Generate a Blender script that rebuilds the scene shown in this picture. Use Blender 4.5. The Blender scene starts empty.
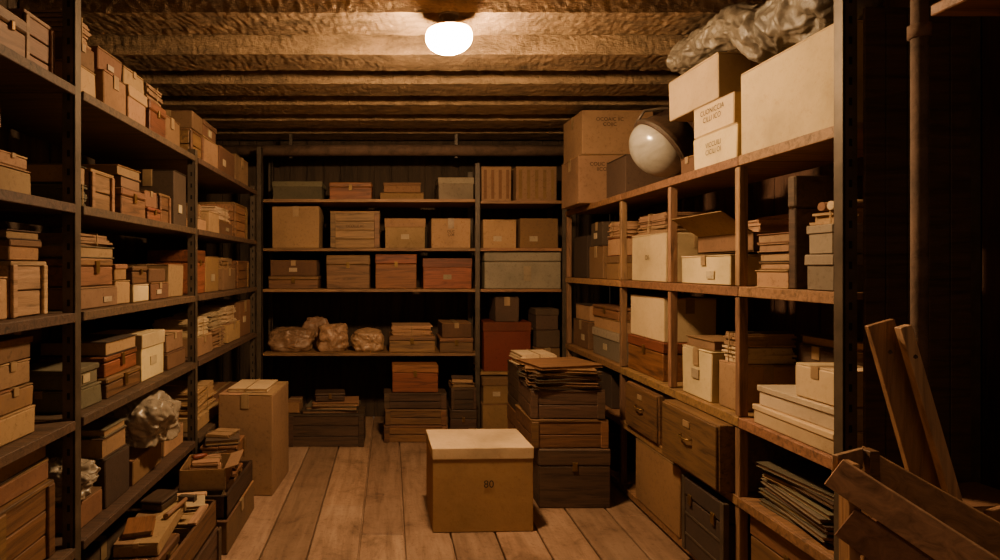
import bpy, bmesh, math, random
from mathutils import Vector, Matrix, noise
R_ = random.Random(7)
COL = bpy.context.scene.collection
PI = math.pi

# ------------------------------------------------------------------ materials
def new_mat(name):
    m = bpy.data.materials.new(name); m.use_nodes = True
    nt = m.node_tree; nt.nodes.clear()
    out = nt.nodes.new('ShaderNodeOutputMaterial'); p = nt.nodes.new('ShaderNodeBsdfPrincipled')
    nt.links.new(p.outputs[0], out.inputs[0])
    return m, nt, p
def coords(nt, scale=(1,1,1)):
    tc = nt.nodes.new('ShaderNodeTexCoord'); oi = nt.nodes.new('ShaderNodeObjectInfo')
    mul = nt.nodes.new('ShaderNodeMath'); mul.operation = 'MULTIPLY'; mul.inputs[1].default_value = 23.0
    nt.links.new(oi.outputs['Random'], mul.inputs[0])
    add = nt.nodes.new('ShaderNodeVectorMath'); add.operation = 'ADD'
    nt.links.new(tc.outputs['Object'], add.inputs[0]); nt.links.new(mul.outputs[0], add.inputs[1])
    mp = nt.nodes.new('ShaderNodeMapping'); mp.inputs['Scale'].default_value = scale
    nt.links.new(add.outputs[0], mp.inputs[0])
    return mp.outputs[0], oi
def noise_n(nt, vec, scale, detail=5, dist=0.0, rough=.6):
    n = nt.nodes.new('ShaderNodeTexNoise'); n.inputs['Scale'].default_value = scale
    n.inputs['Detail'].default_value = detail; n.inputs['Distortion'].default_value = dist
    n.inputs['Roughness'].default_value = rough
    nt.links.new(vec, n.inputs['Vector']); return n.outputs['Fac']
def ramp(nt, fac, stops):
    r = nt.nodes.new('ShaderNodeValToRGB'); e = r.color_ramp.elements
    e[0].position = stops[0][0]; e[0].color = (*stops[0][1], 1)
    e[1].position = stops[-1][0]; e[1].color = (*stops[-1][1], 1)
    for s in stops[1:-1]:
        k = e.new(s[0]); k.color = (*s[1], 1)
    nt.links.new(fac, r.inputs[0]); return r.outputs[0]
def bump(nt, p, h, strength, dist=.01):
    b = nt.nodes.new('ShaderNodeBump'); b.inputs['Strength'].default_value = strength
    b.inputs['Distance'].default_value = dist
    nt.links.new(h, b.inputs['Height']); nt.links.new(b.outputs[0], p.inputs['Normal'])
def vary(nt, col, oi, lo=.60, hi=1.12):
    mr = nt.nodes.new('ShaderNodeMapRange'); mr.inputs[3].default_value = lo; mr.inputs[4].default_value = hi
    nt.links.new(oi.outputs['Random'], mr.inputs[0])
    h = nt.nodes.new('ShaderNodeHueSaturation')
    nt.links.new(mr.outputs[0], h.inputs['Value']); nt.links.new(col, h.inputs['Color'])
    m7 = nt.nodes.new('ShaderNodeMath'); m7.operation = 'MULTIPLY'; m7.inputs[1].default_value = 7.31
    fr = nt.nodes.new('ShaderNodeMath'); fr.operation = 'FRACT'
    hr = nt.nodes.new('ShaderNodeMapRange'); hr.inputs[3].default_value = .486; hr.inputs[4].default_value = .510
    nt.links.new(oi.outputs['Random'], m7.inputs[0]); nt.links.new(m7.outputs[0], fr.inputs[0]); nt.links.new(fr.outputs[0], hr.inputs[0]); nt.links.new(hr.outputs[0], h.inputs['Hue'])
    return h.outputs[0]
def mul_col(nt, a, b):
    mx = nt.nodes.new('ShaderNodeMix'); mx.data_type = 'RGBA'; mx.blend_type = 'MULTIPLY'; mx.inputs[0].default_value = 1
    nt.links.new(a, mx.inputs[6]); nt.links.new(b, mx.inputs[7]); return mx.outputs[2]
def sc(c, k): return tuple(min(1, x*k) for x in c)
def m_card(name, c, rough=.85, lo=.52, spk=.62):
    m, nt, p = new_mat(name); v, oi = coords(nt)
    f = noise_n(nt, v, 2.2, 6, .0, .6)
    col = ramp(nt, f, [(.30, sc(c,.68)), (.5, sc(c,.97)), (.72, sc(c,1.12))])
    sp = ramp(nt, noise_n(nt, v, 45, 6, .2, .8), [(.32,(spk,spk*.94,spk*.88)), (.47,(1,1,1)), (1,(1,1,1))])
    nt.links.new(vary(nt, mul_col(nt, col, sp), oi, lo), p.inputs['Base Color']); p.inputs['Roughness'].default_value = rough
    bump(nt, p, noise_n(nt, v, 14, 9), .4, .007)
    return m
def m_wood(name, c, scale=(1.2, 14, 14), rough=.6, contrast=.35, bs=.45, var=(.65,1.2)):
    m, nt, p = new_mat(name); v, oi = coords(nt, scale)
    f = noise_n(nt, v, 2.2, 9, 1.2, .65)
    col = ramp(nt, f, [(.3, sc(c,contrast)), (.5, c), (.72, sc(c,1.45))])
    nt.links.new(vary(nt, col, oi, *var), p.inputs['Base Color']); p.inputs['Roughness'].default_value = rough
    bump(nt, p, f, bs, .006)
    return m
def m_plain(name, c, rough=.5, metal=0, bs=.15):
    m, nt, p = new_mat(name); v, oi = coords(nt)
    f = noise_n(nt, v, 12, 6)
    nt.links.new(ramp(nt, f, [(.3, sc(c,.6)), (.7, sc(c,1.2))]), p.inputs['Base Color'])
    p.inputs['Roughness'].default_value = rough; p.inputs['Metallic'].default_value = metal
    bump(nt, p, f, bs, .004)
    return m
M = {
 'pale': m_card('card_pale', (.56,.42,.22), .85, .84, .88), 'tan': m_card('card_tan', (.37,.22,.105)),
 'mid': m_card('card_floor_box', (.34,.19,.085), .85, .97, .85), 'midlid': m_card('card_floor_lid', (.60,.44,.24), .85, .97, .85),
 'brown': m_card('card_brown', (.235,.122,.054)), 'dark': m_card('card_dark', (.08,.046,.027)),
 'red': m_card('board_maroon', (.16,.028,.016), .5, .85), 'grey': m_card('card_grey', (.26,.205,.135)),
 'green': m_card('card_green', (.14,.115,.065)), 'white': m_card('card_white', (.62,.49,.31), .85, .85, .85),
 'wpale': m_wood('wood_pale', (.36,.22,.11)), 'wtan': m_wood('wood_tan', (.26,.14,.06)),
 'wbrown': m_wood('wood_brown', (.16,.078,.034)), 'wred': m_wood('wood_reddish', (.19,.066,.027)),
 'wdark': m_wood('wood_dark', (.07,.038,.021)),
 'tape': m_plain('packing_tape', (.32,.21,.11), .35), 'sticker': m_card('paper_label', (.50,.385,.23)),
 'ink': m_plain('ink', (.035,.02,.012), .8), 'steel': m_plain('dark_steel', (.10,.072,.05), .5, .35),
 'brass': m_plain('worn_brass', (.26,.155,.06), .4, .8), 'paper': m_card('old_paper', (.52,.38,.22)),
 'string': m_plain('jute_string', (.32,.21,.10), .9), 'void': m_plain('hollow_shadow', (.008,.005,.004), .95),
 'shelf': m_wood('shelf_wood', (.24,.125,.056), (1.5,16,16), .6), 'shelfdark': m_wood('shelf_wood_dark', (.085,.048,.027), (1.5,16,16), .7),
 'post': m_wood('post_wood', (.22,.12,.058), (14,14,1.5), .65),
 'plankp': m_wood('bare_board', (.32,.17,.085), (1.2,12,12), .6, .5), 'plankl': m_wood('bare_board_light', (.44,.27,.145), (1.2,12,12), .6, .5),
 'plankv': m_wood('bare_board_upright', (.34,.17,.082), (12,12,1.2), .6, .5), 'plankw': m_wood('bare_board_upright_pale', (.50,.30,.16), (12,12,1.2), .6, .5),
 'trunkm': m_card('trunk_grey', (.23,.185,.128), .6, .95), 'kraft': m_card('kraft_wrap', (.33,.195,.105), .42, .8),
}
# floor
m, nt, p = new_mat('floor_boards')
tc = nt.nodes.new('ShaderNodeTexCoord'); mp = nt.nodes.new('ShaderNodeMapping'); mp.inputs['Scale'].default_value = (9,.9,1)
nt.links.new(tc.outputs['Object'], mp.inputs[0])
f1 = noise_n(nt, mp.outputs[0], 2.0, 9, .6, .65); f2 = noise_n(nt, tc.outputs['Object'], 2.6, 12, .5, .75); f3 = noise_n(nt, tc.outputs['Object'], 38, 6, .3, .7)
at = nt.nodes.new('ShaderNodeAttribute'); at.attribute_name = 'tone'
c1 = ramp(nt, f1, [(.28,(.21,.125,.078)), (.48,(.34,.212,.138)), (.72,(.44,.29,.198))])
c2 = ramp(nt, f2, [(.32,(.38,.33,.29)), (.46,(.84,.80,.77)), (.6,(1,1,1))])
c3 = ramp(nt, f3, [(.32,(.66,.60,.55)), (.45,(1,1,1)), (.66,(1,1,1)), (.74,(1.0,1.0,1.0))])
nt.links.new(mul_col(nt, mul_col(nt, mul_col(nt, c1, c2), c3), at.outputs['Color']), p.inputs['Base Color']); p.inputs['Roughness'].default_value = .65
bump(nt, p, f1, .5, .008); M['floor'] = m
def m_rough(name, c, scale, bs, dist, stretch=(1,1,1), lo=.35, hi=1.5, rough=.85):
    m, nt, p = new_mat(name); v, oi = coords(nt, stretch)
    f = noise_n(nt, v, scale, 10, .3, .7); g = noise_n(nt, v, scale*6, 6, .2, .7)
    ad = nt.nodes.new('ShaderNodeMath'); ad.operation = 'MULTIPLY_ADD'; ad.inputs[1].default_value = .5
    nt.links.new(g, ad.inputs[0]); nt.links.new(f, ad.inputs[2])
    nt.links.new(ramp(nt, f, [(.3, sc(c,lo)), (.5, c), (.72, sc(c,hi))]), p.inputs['Base Color'])
    p.inputs['Roughness'].default_value = rough; bump(nt, p, ad.outputs[0], bs, dist); return m
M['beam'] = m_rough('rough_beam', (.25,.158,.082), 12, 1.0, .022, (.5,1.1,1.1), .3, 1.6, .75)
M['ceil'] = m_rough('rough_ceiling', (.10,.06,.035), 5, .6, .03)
M['wallb'] = m_rough('dark_wall_boards', (.055,.034,.021), 3, .6, .02, (4,4,.5))
M['wallr'] = m_rough('dark_wall_red', (.085,.04,.025), 3, .6, .02, (4,4,.5))
M['tarp'] = m_rough('tarpaulin', (.145,.12,.09), 6, .6, .014, (1,1,1), .5, 1.6, .28)
M['pipe'] = m_rough('rusty_pipe', (.12,.07,.046), 8, .4, .01)
m, nt, p = new_mat('plastic_bag'); v, oi = coords(nt)
p.inputs['Base Color'].default_value = (.42,.34,.25,1); p.inputs['Roughness'].default_value = .2; p.inputs['Transmission Weight'].default_value = .4
bump(nt, p, noise_n(nt, v, 6, 5, 2.0), .6, .02); M['plastic'] = m
m, nt, p = new_mat('aged_glass'); p.inputs['Roughness'].default_value = .22; p.inputs['Metallic'].default_value = .15
v, oi = coords(nt,(1,1,2)); nt.links.new(ramp(nt, noise_n(nt, v, 5, 6, .6, .6), [(.3,(.27,.245,.20)), (.5,(.38,.35,.295)), (.7,(.48,.44,.375))]), p.inputs['Base Color']); M['glass'] = m
m = bpy.data.materials.new('lit_glass'); m.use_nodes = True; nt = m.node_tree; nt.nodes.clear()
o_ = nt.nodes.new('ShaderNodeOutputMaterial'); e_ = nt.nodes.new('ShaderNodeEmission')
e_.inputs[0].default_value = (1,.64,.315,1); e_.inputs[1].default_value = 560; nt.links.new(e_.outputs[0], o_.inputs[0]); M['lit'] = m

# ------------------------------------------------------------------ mesh helpers
def bx(bm, x0,x1,y0,y1,z0,z1, b=.003, j=0, mat=None):
    vs = []
    for z in (z0,z1):
        for (x,y) in ((x0,y0),(x1,y0),(x1,y1),(x0,y1)):
            k = Vector((x+R_.uniform(-j,j), y+R_.uniform(-j,j), z+(R_.uniform(-j,j) if z==z1 and j else 0)))
            vs.append(bm.verts.new(mat @ k if mat else k))
    fs = [bm.faces.new([vs[i] for i in q]) for q in ((3,2,1,0),(4,5,6,7),(0,1,5,4),(1,2,6,5),(2,3,7,6),(3,0,4,7))]
    if b > 0:
        es = set(e for f in fs for e in f.edges)
        b = min(b, .3*min(abs(x1-x0),abs(y1-y0),abs(z1-z0)))
        bmesh.ops.bevel(bm, geom=list(es), offset=b, segments=1, affect='EDGES', profile=.5)
def bar(bm, p0, p1, w, t, up=(0,0,1), b=.0015):
    p0 = Vector(p0); p1 = Vector(p1); d = (p1-p0); L = d.length; d.normalize()
    s = d.cross(Vector(up)).normalized(); u = s.cross(d).normalized()
    mt = Matrix((( d.x,s.x,u.x,p0.x),(d.y,s.y,u.y,p0.y),(d.z,s.z,u.z,p0.z),(0,0,0,1)))
    bx(bm, 0,L,-w/2,w/2,-t/2,t/2, b, 0, mt)
def lathe(bm, prof, seg=28, mt=None):
    rings = []
    for r,z in prof:
        rings.append([bm.verts.new((mt @ Vector((r*math.cos(2*PI*k/seg), r*math.sin(2*PI*k/seg), z))) if mt else Vector((r*math.cos(2*PI*k/seg), r*math.sin(2*PI*k/seg), z))) for k in range(seg)])
    for a,b in zip(rings, rings[1:]):
        for k in range(seg):
            f = bm.faces.new((a[k],a[(k+1)%seg],b[(k+1)%seg],b[k])); f.smooth = True
    bm.faces.new(list(reversed(rings[0]))); bm.faces.new(rings[-1])
def tube(bm, pts, r, seg=10):
    pts = [Vector(q) for q in pts]; rings = []
    for i,q in enumerate(pts):
        d = (pts[min(i+1,len(pts)-1)]-pts[max(i-1,0)]).normalized()
        a = d.cross(Vector((.123,.456,.88))).normalized(); c = d.cross(a)
        rr = r[i] if isinstance(r,(list,tuple)) else r
        rings.append([bm.verts.new(q+rr*(a*math.cos(2*PI*k/seg)+c*math.sin(2*PI*k/seg))) for k in range(seg)])
    for a,b in zip(rings, rings[1:]):
        for k in range(seg):
            f = bm.faces.new((a[k],b[k],b[(k+1)%seg],a[(k+1)%seg])); f.smooth = True
    bm.faces.new(rings[0]); bm.faces.new(list(reversed(rings[-1])))
def obj(name, bm, mat, parent=None):
    bmesh.ops.recalc_face_normals(bm, faces=bm.faces)
    me = bpy.data.meshes.new(name); bm.to_mesh(me); bm.free()
    me.materials.append(M[mat] if isinstance(mat,str) else mat)
    o = bpy.data.objects.new(name, me); COL.objects.link(o)
    if parent: o.parent = parent
    return o
def B(): return bmesh.new()
def thing(name, label, cat, loc=(0,0,0), rz=0, group=None):
    o = bpy.data.objects.new(name, None); COL.objects.link(o); o.empty_display_size = .05
    o.location = loc; o.rotation_euler = (0,0,rz); o['label'] = label; o['category'] = cat
    if group: o['group'] = group
    return o
def tag(o, label, cat, group=None):
    o['label'] = label; o['category'] = cat
    if group: o['group'] = group
    return o
def struct(name, bm, mat):
    o = obj(name, bm, mat); o['kind'] = 'structure'; return o
def text_mesh(body, size):
    cu = bpy.data.curves.new('t','FONT'); cu.body = body; cu.size = size; cu.align_x = 'CENTER'; cu.align_y = 'CENTER'
    to = bpy.data.objects.new('t', cu); COL.objects.link(to)
    bpy.context.view_layer.update()
    me = bpy.data.meshes.new_from_object(to.evaluated_get(bpy.context.evaluated_depsgraph_get()))
    bpy.data.objects.remove(to); me.transform(Matrix.Rotation(PI/2,4,'X')); me.materials.clear(); me.materials.append(M['ink']); return me

# ------------------------------------------------------------------ item builders (front = local -Y)
def cardboard(root, w,d,h, tone, o):
    bm = B(); bx(bm,-w/2,w/2,-d/2,d/2,0,h-.006,.004,.003); body=obj('body',bm,tone,root)
    seamx = o.get('seam', R_.random()<.5)
    for s in (-1,1):
        bm = B()
        if seamx: bx(bm,-w/2,w/2, min(s*.003,s*d/2),max(s*.003,s*d/2), h-.006,h-.001,.001,.0015)
        else: bx(bm, min(s*.003,s*w/2),max(s*.003,s*w/2), -d/2,d/2, h-.006,h-.001,.001,.0015)
        fl=obj('flap',bm,tone,root)
    tw = min(.05, .22*min(w,d,h)+.01)
    bm = B()
    if seamx:
        bx(bm,-w/2-.0015,w/2+.0015,-tw/2,tw/2,h-.0012,h+.0006,0)
        for s in (-1,1): bx(bm,min(s*w/2,s*(w/2+.0035)),max(s*w/2,s*(w/2+.0035)),-tw/2,tw/2,h-min(.09,h*.35),h,0)
    else:
        bx(bm,-tw/2,tw/2,-d/2-.0015,d/2+.0015,h-.0012,h+.0006,0)
        bx(bm,-tw/2,tw/2,-d/2-.0045,-d/2,h-min(.09,h*.35),h,0)
    obj('tape',bm,'tape',fl)
    if o.get('bands'):
        bm = B(); nb = o['bands']
        for k in range(nb):
            x = -w/2+(k+.5)*w/nb; bx(bm, x-w/nb*.2, x+w/nb*.2, -d/2-.0055, -d/2+.002, h*.06, h*.90, 0)
        obj('printed_band',bm,'brown',body)
    if o.get('st', R_.random()<.22) and h>.07:
        sw = min(.07,w*.26); sh = min(.045,h*.25); x = R_.uniform(-.22,.22)*w; z = h*R_.uniform(.3,.5)
        bm = B(); bx(bm,x-sw/2,x+sw/2,-d/2-.0055,-d/2,z-sh/2,z+sh/2,0); obj('paper_label',bm,'sticker',body)
def lidded(root,w,d,h,tone,o):
    lh = o.get('lh',max(.02,min(.08,h*.3))); e=o.get('e',.006)
    bm = B(); bx(bm,-w/2+e,w/2-e,-d/2+e,d/2-e,0,h-.005,.003,.001); body=obj('body',bm,tone,root)
    bm = B(); bx(bm,-w/2,w/2,-d/2,d/2,h-lh,h,.003,.0015); obj('lid',bm,o.get('lid',tone),root)
    if h>.07 and o.get('st',R_.random()<.45):
        z=(h-lh)*.55; sw=min(.07,w*.26); bm=B(); bx(bm,-sw/2,sw/2,-d/2+e-.0045,-d/2+e+.001,z-.3*sw,z+.3*sw,0); obj('paper_label',bm,'sticker',body)
def crate(root,w,d,h,tone,o):
    n = max(2,int(round(h/.075))); g=.006; t=.012
    bm = B()
    for k in range(n):
        z0 = k*h/n+g/2; z1=(k+1)*h/n-g/2; j=.0015
        bx(bm,-w/2+t,w/2-t,-d/2+t*.6,-d/2+1.6*t,z0,z1,.002,j); bx(bm,-w/2+t,w/2-t,d/2-1.6*t,d/2-t*.6,z0,z1,.002,j)
        bx(bm,-w/2,-w/2+t,-d/2+t,d/2-t,z0,z1,.002,j); bx(bm,w/2-t,w/2,-d/2+t,d/2-t,z0,z1,.002,j)
    bx(bm,-w/2+t*1.1,w/2-t*1.1,-d/2+t*1.7,d/2-t*1.7,0,h*.97,.0)
    obj('slatted_body',bm,tone,root)
    bw=min(.045,w*.12)
    for s in (-1,1):
        bm=B(); x=s*(w/2-bw/2-.001); bx(bm,x-bw/2,x+bw/2,-d/2-.004,-d/2+t*.6,0.002,h-.002,.002); obj('corner_batten',bm,tone,root)
    if o.get('lid',True):
        bm=B(); q=max(2,int(d/.11))
        for k in range(q): bx(bm,-w/2-.002,w/2+.002,-d/2+k*d/q+.002,-d/2+(k+1)*d/q-.002,h-.004,h+.010,.002,.001)
        obj('lid',bm,tone,root)
def chest(root,w,d,h,tone,o):
    lh=h*.28
    bm=B(); bx(bm,-w/2,w/2,-d/2,d/2,0,h-lh-.003,.004,.001); obj('body',bm,tone,root)
    bm=B(); bx(bm,-w/2-.003,w/2+.003,-d/2-.003,d/2+.003,h-lh,h,.006,.001); bx(bm,-w/2+.01,w/2-.01,-d/2+.01,d/2-.01,h-lh-.006,h-lh+.01,0); ld=obj('lid',bm,tone,root)
    if h>.06:
        l=min(.03,w*.1); bm=B(); bx(bm,-l/2,l/2,-d/2-.010,-d/2,h-lh-l,h-lh+l*.7,.001); obj('latch',bm,'brass',ld)
def drawer(root,w,d,h,tone,o):
    bm=B(); t=.014
    bx(bm,-w/2,w/2,-d/2+.012,d/2,0,h,.004,.001); obj('body',bm,tone,root)
    bm=B(); bx(bm,-w/2+.006,w/2-.006,-d/2,-d/2+.012,.008,h-.008,.003); fp=obj('front_panel',bm,tone,root)
    bm=B(); a=min(.05,w*.2); z=h*.58
    tube(bm,[(-a,-d/2,z),(-a,-d/2-.018,z-.004),(0,-d/2-.022,z-.008),(a,-d/2-.018,z-.004),(a,-d/2,z)],.004,8); obj('handle',bm,'brass',fp)
    bm=B(); bx(bm,-a*.6,a*.6,-d/2-.004,-d/2,h*.74,h*.84,0); obj('paper_label',bm,'tape',fp)
def trunk(root,w,d,h,tone,o):
    lh=h*.25
    bm=B(); bx(bm,-w/2,w/2,-d/2,d/2,0,h-lh-.003,.005); body=obj('body',bm,tone,root)
    bm=B(); bx(bm,-w/2-.003,w/2+.003,-d/2-.003,d/2,h-lh,h,.008); ld=obj('lid',bm,tone,root)
    if o.get('sd'):
        for x in (-w*.3,w*.3):
            bm=B(); bx(bm,x-.015,x+.015,-d/2-.012,-d/2,h-lh-.03,h-lh+.02,.002); obj('latch',bm,'brass',ld)
        bm=B()
        for s in (-1,1): bx(bm,s*w/2-.015,s*w/2+.015,-d/2-.006,-d/2+.02,0,h+.002,.002)
        for k in (.22,.5): bx(bm,-w/2,w/2,-d/2-.004,-d/2,h*k,h*k+.012,.001)
        obj('reinforcing_strip',bm,'steel',root)
    if o.get('lab'):
        x=w*.06; bm=B(); bx(bm,x-.032,x+.032,-d/2-.008,-d/2+.001,h*.22,h*.62,0); obj('paper_label',bm,'sticker',body)
def book(root,w,d,h,tone,o):
    t=min(.004,h*.15); e=.006
    bm=B(); bx(bm,-w/2,w/2,-d/2,d/2,0,t,.001); bx(bm,-w/2,w/2,-d/2,d/2,h-t,h,.001); bx(bm,-w/2,w/2,d/2-t,d/2,t,h-t,0)
    obj('cover',bm,tone,root)
    bm=B(); bx(bm,-w/2+e,w/2-e,-d/2+e,d/2-t,t,h-t,.001); obj('pages',bm,o.get('pg','tan'),root)
def bundle(root,w,d,h,tone,o):
    n=max(4,int(h/.009)); n=min(n,26); bm=B(); 
    for k in range(n):
        a=R_.uniform(-.06,.06); mt=Matrix.Rotation(a,4,'Z') @ Matrix.Translation((R_.uniform(-.008,.008),R_.uniform(-.008,.008),0))
        q=R_.uniform(.86,.95); bx(bm,-w/2*q,w/2*q,-d/2*q,d/2*q,k*h/n,(k+.88)*h/n,0,0,mt)
    bx(bm,-w*.43,w*.43,-d*.43,d*.43,0,h*.98,0)
    obj('sheets',bm,tone,root)
    bm=B(); 
    bx(bm,-.003,.003,-d/2-.002,d/2+.002,h-.001,h+.003,0); bx(bm,-.003,.003,-d/2-.004,-d/2-.001,0,h+.003,0)
    obj('string',bm,'string',root)
def openbox(root,w,d,h,tone,o):
    t=o.get('t',.006); bm=B()
    bx(bm,-w/2,w/2,-d/2,d/2,0,.008,0); bx(bm,-w/2,w/2,-d/2,-d/2+t,0,h,.001); bx(bm,-w/2,w/2,d/2-t,d/2,0,h,.001)
    bx(bm,-w/2,-w/2+t,-d/2,d/2,0,h,.001); bx(bm,w/2-t,w/2,-d/2,d/2,0,h,.001)
    obj('body',bm,tone,root)
    for (s,fl,an) in o.get('flaps',()):
        bm=B(); c,sn=math.cos(an),math.sin(an)
        if s=='f': bar(bm,(0,-d/2+t/2,h),(0,-d/2+t/2-fl*sn,h+fl*c),w*.97,.004,(0,-c,-sn))
        if s=='b': bar(bm,(0,d/2-t/2,h),(0,d/2-t/2+fl*sn,h+fl*c),w*.97,.004,(0,c,-sn))
        obj('flap',bm,o.get('ft',tone),root)
KN = {'c':('cardboard_box','box',cardboard),'l':('lidded_box','box',lidded),'k':('wooden_crate','crate',crate),
      'w':('wooden_box','box',chest),'d':('drawer_box','box',drawer),'t':('trunk','trunk',trunk),
      'b':('ledger_book','book',book),'p':('paper_bundle','papers',bundle),'o':('open_box','box',openbox)}
def item(kind, tone, cx,cy,z, w,d,h, rz, label, group=None, **o):
    nm,cat,fn = KN[kind]
    r = thing(nm,label,cat,(cx,cy,z),rz,group)
    fn(r,w,d,h,tone,o)
    if o.get('mark'):
        me = text_mesh(o['mark'], o.get('ms',.05)); t = bpy.data.objects.new('printed_marking',me); COL.objects.link(t)
        t.parent=r; t.location=(o.get('mx',0),-d/2-o.get('mo',.0048),o.get('mz',h*.5))
    return r
def blob(name,label,cat,cx,cy,z,sx,sy,sz,mat,seed,group=None,amp=.22,ridge=.7,rot=0,fine=.4,ex=3.2,floor_=-.6):
    bm=B(); bmesh.ops.create_icosphere(bm,subdivisions=6,radius=1)
    for v in bm.verts:
        p=v.co.copy(); q=(abs(p.x)**ex+abs(p.y)**ex+abs(p.z)**ex)**(-1/ex)
        P=p*q
        n=noise.fractal(P*1.1+Vector((seed*7.3,seed,0)),.8,2.2,2)
        r2=abs(noise.noise(P*1.6+Vector((seed,0,seed*3))))+fine*abs(noise.noise(P*3.4+Vector((seed,5,seed*3))+Vector((n,n,0))))+fine*.25*abs(noise.noise(P*8+Vector((seed,5,seed*3))))
        s=q*(1+amp*n-amp*ridge*r2); v.co=Vector((p.x*s*sx,p.y*s*sy,max(floor_,p.z*s)*sz))
    mz=min(v.co.z for v in bm.verts)
    for v in bm.verts: v.co.z-=mz
    for f in bm.faces: f.smooth=True
    o=obj(name,bm,mat); o.location=(cx,cy,z); o.rotation_euler.z=rot; tag(o,label,cat,group); return o

# ------------------------------------------------------------------ setting
CZ=1.45
LX, RX, BY = 1.13, 1.5, 5.2
bm=B(); lay=bm.loops.layers.color.new('tone')
x=-1.86; k=0
while x<2.16:
    w=.245+R_.uniform(-.012,.012); x1=min(x+w,2.18)
    cuts=sorted([R_.uniform(.8,5.2) for _ in range(1)])
    for y0,y1 in zip([-.6]+cuts,cuts+[5.9]):
        n0=len(bm.faces); bx(bm,x+.0045,x1-.0045,y0+.002,y1-.002,-.03,R_.uniform(-.0015,0),.004)
        bm.faces.ensure_lookup_table(); q=R_.uniform(.82,1.06)
        for f in bm.faces[n0:]:
            for l in f.loops: l[lay]=(q,q*.98,q*.95,1)
    x=x1
n0=len(bm.faces); bx(bm,-1.86,2.18,-.6,5.9,-.06,-.031,0); bm.faces.ensure_lookup_table()
for f in bm.faces[n0:]:
    for l in f.loops: l[lay]=(.06,.05,.05,1)
struct('floor',bm,'floor')
bm=B()
n=24
for k in range(n):
    x0=-1.8+k*3.95/n; bx(bm,x0+.003,x0+3.95/n-.003,5.85+R_.uniform(0,.01),5.9,0,2.9,.004)
bx(bm,-1.8,2.15,5.87,5.95,0,2.9,0); struct('wall_back',bm,'wallb')
bm=B()
for k in range(36):
    y0=-.6+k*6.5/36; bx(bm,-1.85,-1.8-R_.uniform(0,.01),y0+.003,y0+6.5/36-.003,0,2.9,.004)
bx(bm,-1.88,-1.82,-.6,5.9,0,2.9,0); struct('wall_left',bm,'wallb')
bm=B()
for k in range(36):
    y0=-.6+k*6.5/36; bx(bm,2.15+R_.uniform(0,.012),2.2,y0+.003,y0+6.5/36-.003,0,2.9,.004)
bx(bm,2.17,2.24,-.6,5.9,0,2.9,0); struct('wall_right',bm,'wallr')
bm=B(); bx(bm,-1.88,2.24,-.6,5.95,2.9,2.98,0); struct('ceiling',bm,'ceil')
names=['ceiling joist nearest the viewer, above the frame edge','ceiling joist just in front of the lit lamp','ceiling joist carrying the lit lamp',
 'brightly lit ceiling joist just beyond the lamp','second ceiling joist beyond the lamp','third ceiling joist beyond the lamp','fourth ceiling joist beyond the lamp','last ceiling joist against the back wall']
for i,yb in enumerate([1.76,2.33,2.90,3.47,4.02,4.54,5.02,5.50]):
    bm=B(); nx=460
    rows=[]; th=.28; dp=.215
    prof=[(k*th/8,0) for k in range(9)]+[(th,dp*k/8) for k in range(1,9)]+[(0,dp*(8-k)/8) for k in range(0,8)]
    for a in range(nx+1):
        X=-1.79+a*(2.14+1.79)/nx; ring=[]
        for (dy,dz) in prof:
            pnt=Vector((X,yb+dy,2.685+dz)); nn=noise.noise_vector(Vector((X*.7,i*3.1,0)))*.003
            nn2=noise.noise_vector(Vector((X*12,(yb+dy)*30,dz*30+i)))*.003; nn3=noise.noise_vector(Vector((X*40,(yb+dy)*70,dz*70+i)))*.0045
            nn=nn+nn2+nn3
            pnt+=Vector((0,nn.y,max(-.012,nn.z) if dz<.2 else 0)); ring.append(bm.verts.new(pnt))
        rows.append(ring)
    L=len(prof)
    for a,b in zip(rows,rows[1:]):
        for k in range(L): bm.faces.new((a[k],a[(k+1)%L],b[(k+1)%L],b[k]))
    bm.faces.new(rows[0]); bm.faces.new(rows[-1])
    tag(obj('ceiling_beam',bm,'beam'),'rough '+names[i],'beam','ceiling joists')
hp=thing('ceiling_pipe','dark horizontal pipe running under the joists along the back wall','pipe',(0,5.40,2.5))
bm=B(); tube(bm,[(-1.78,0,.0),(0,0,.01),(2.14,0,.0)],.05,14); obj('pipe_body',bm,'pipe',hp)
for x in (-.9,.6,1.7): 
    bm=B(); bx(bm,x-.015,x+.015,.03,.06,-.055,.165,.002); obj('pipe_bracket',bm,'steel',hp)

# ceiling lamp, fixed under the joist
lt=thing('ceiling_lamp','lit round glass ceiling lamp glowing warm under a joist','lamp',(.285,2.90,2.672))
bm=B(); lathe(bm,[(.001,-.045),(.028,-.045),(.032,-.015),(.045,-.012),(.05,0),(.001,0)],24); obj('mount',bm,'steel',lt)
bm=B(); lathe(bm,[(.001,-.058),(.06,-.064),(.112,-.080),(.114,-.075),(.07,-.056),(.035,-.042),(.001,-.040)],36); obj('shade_rim',bm,'brass',lt)
bm=B(); pr=[(.001,-.185)]
for k in range(1,12):
    a=k/12*PI*.66; pr.append((.112*math.sin(a),-.108-.077*math.cos(a)))
pr+=[(.072,-.070),(.001,-.066)]
lathe(bm,pr,36); obj('glass_bowl',bm,'lit',lt)

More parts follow.
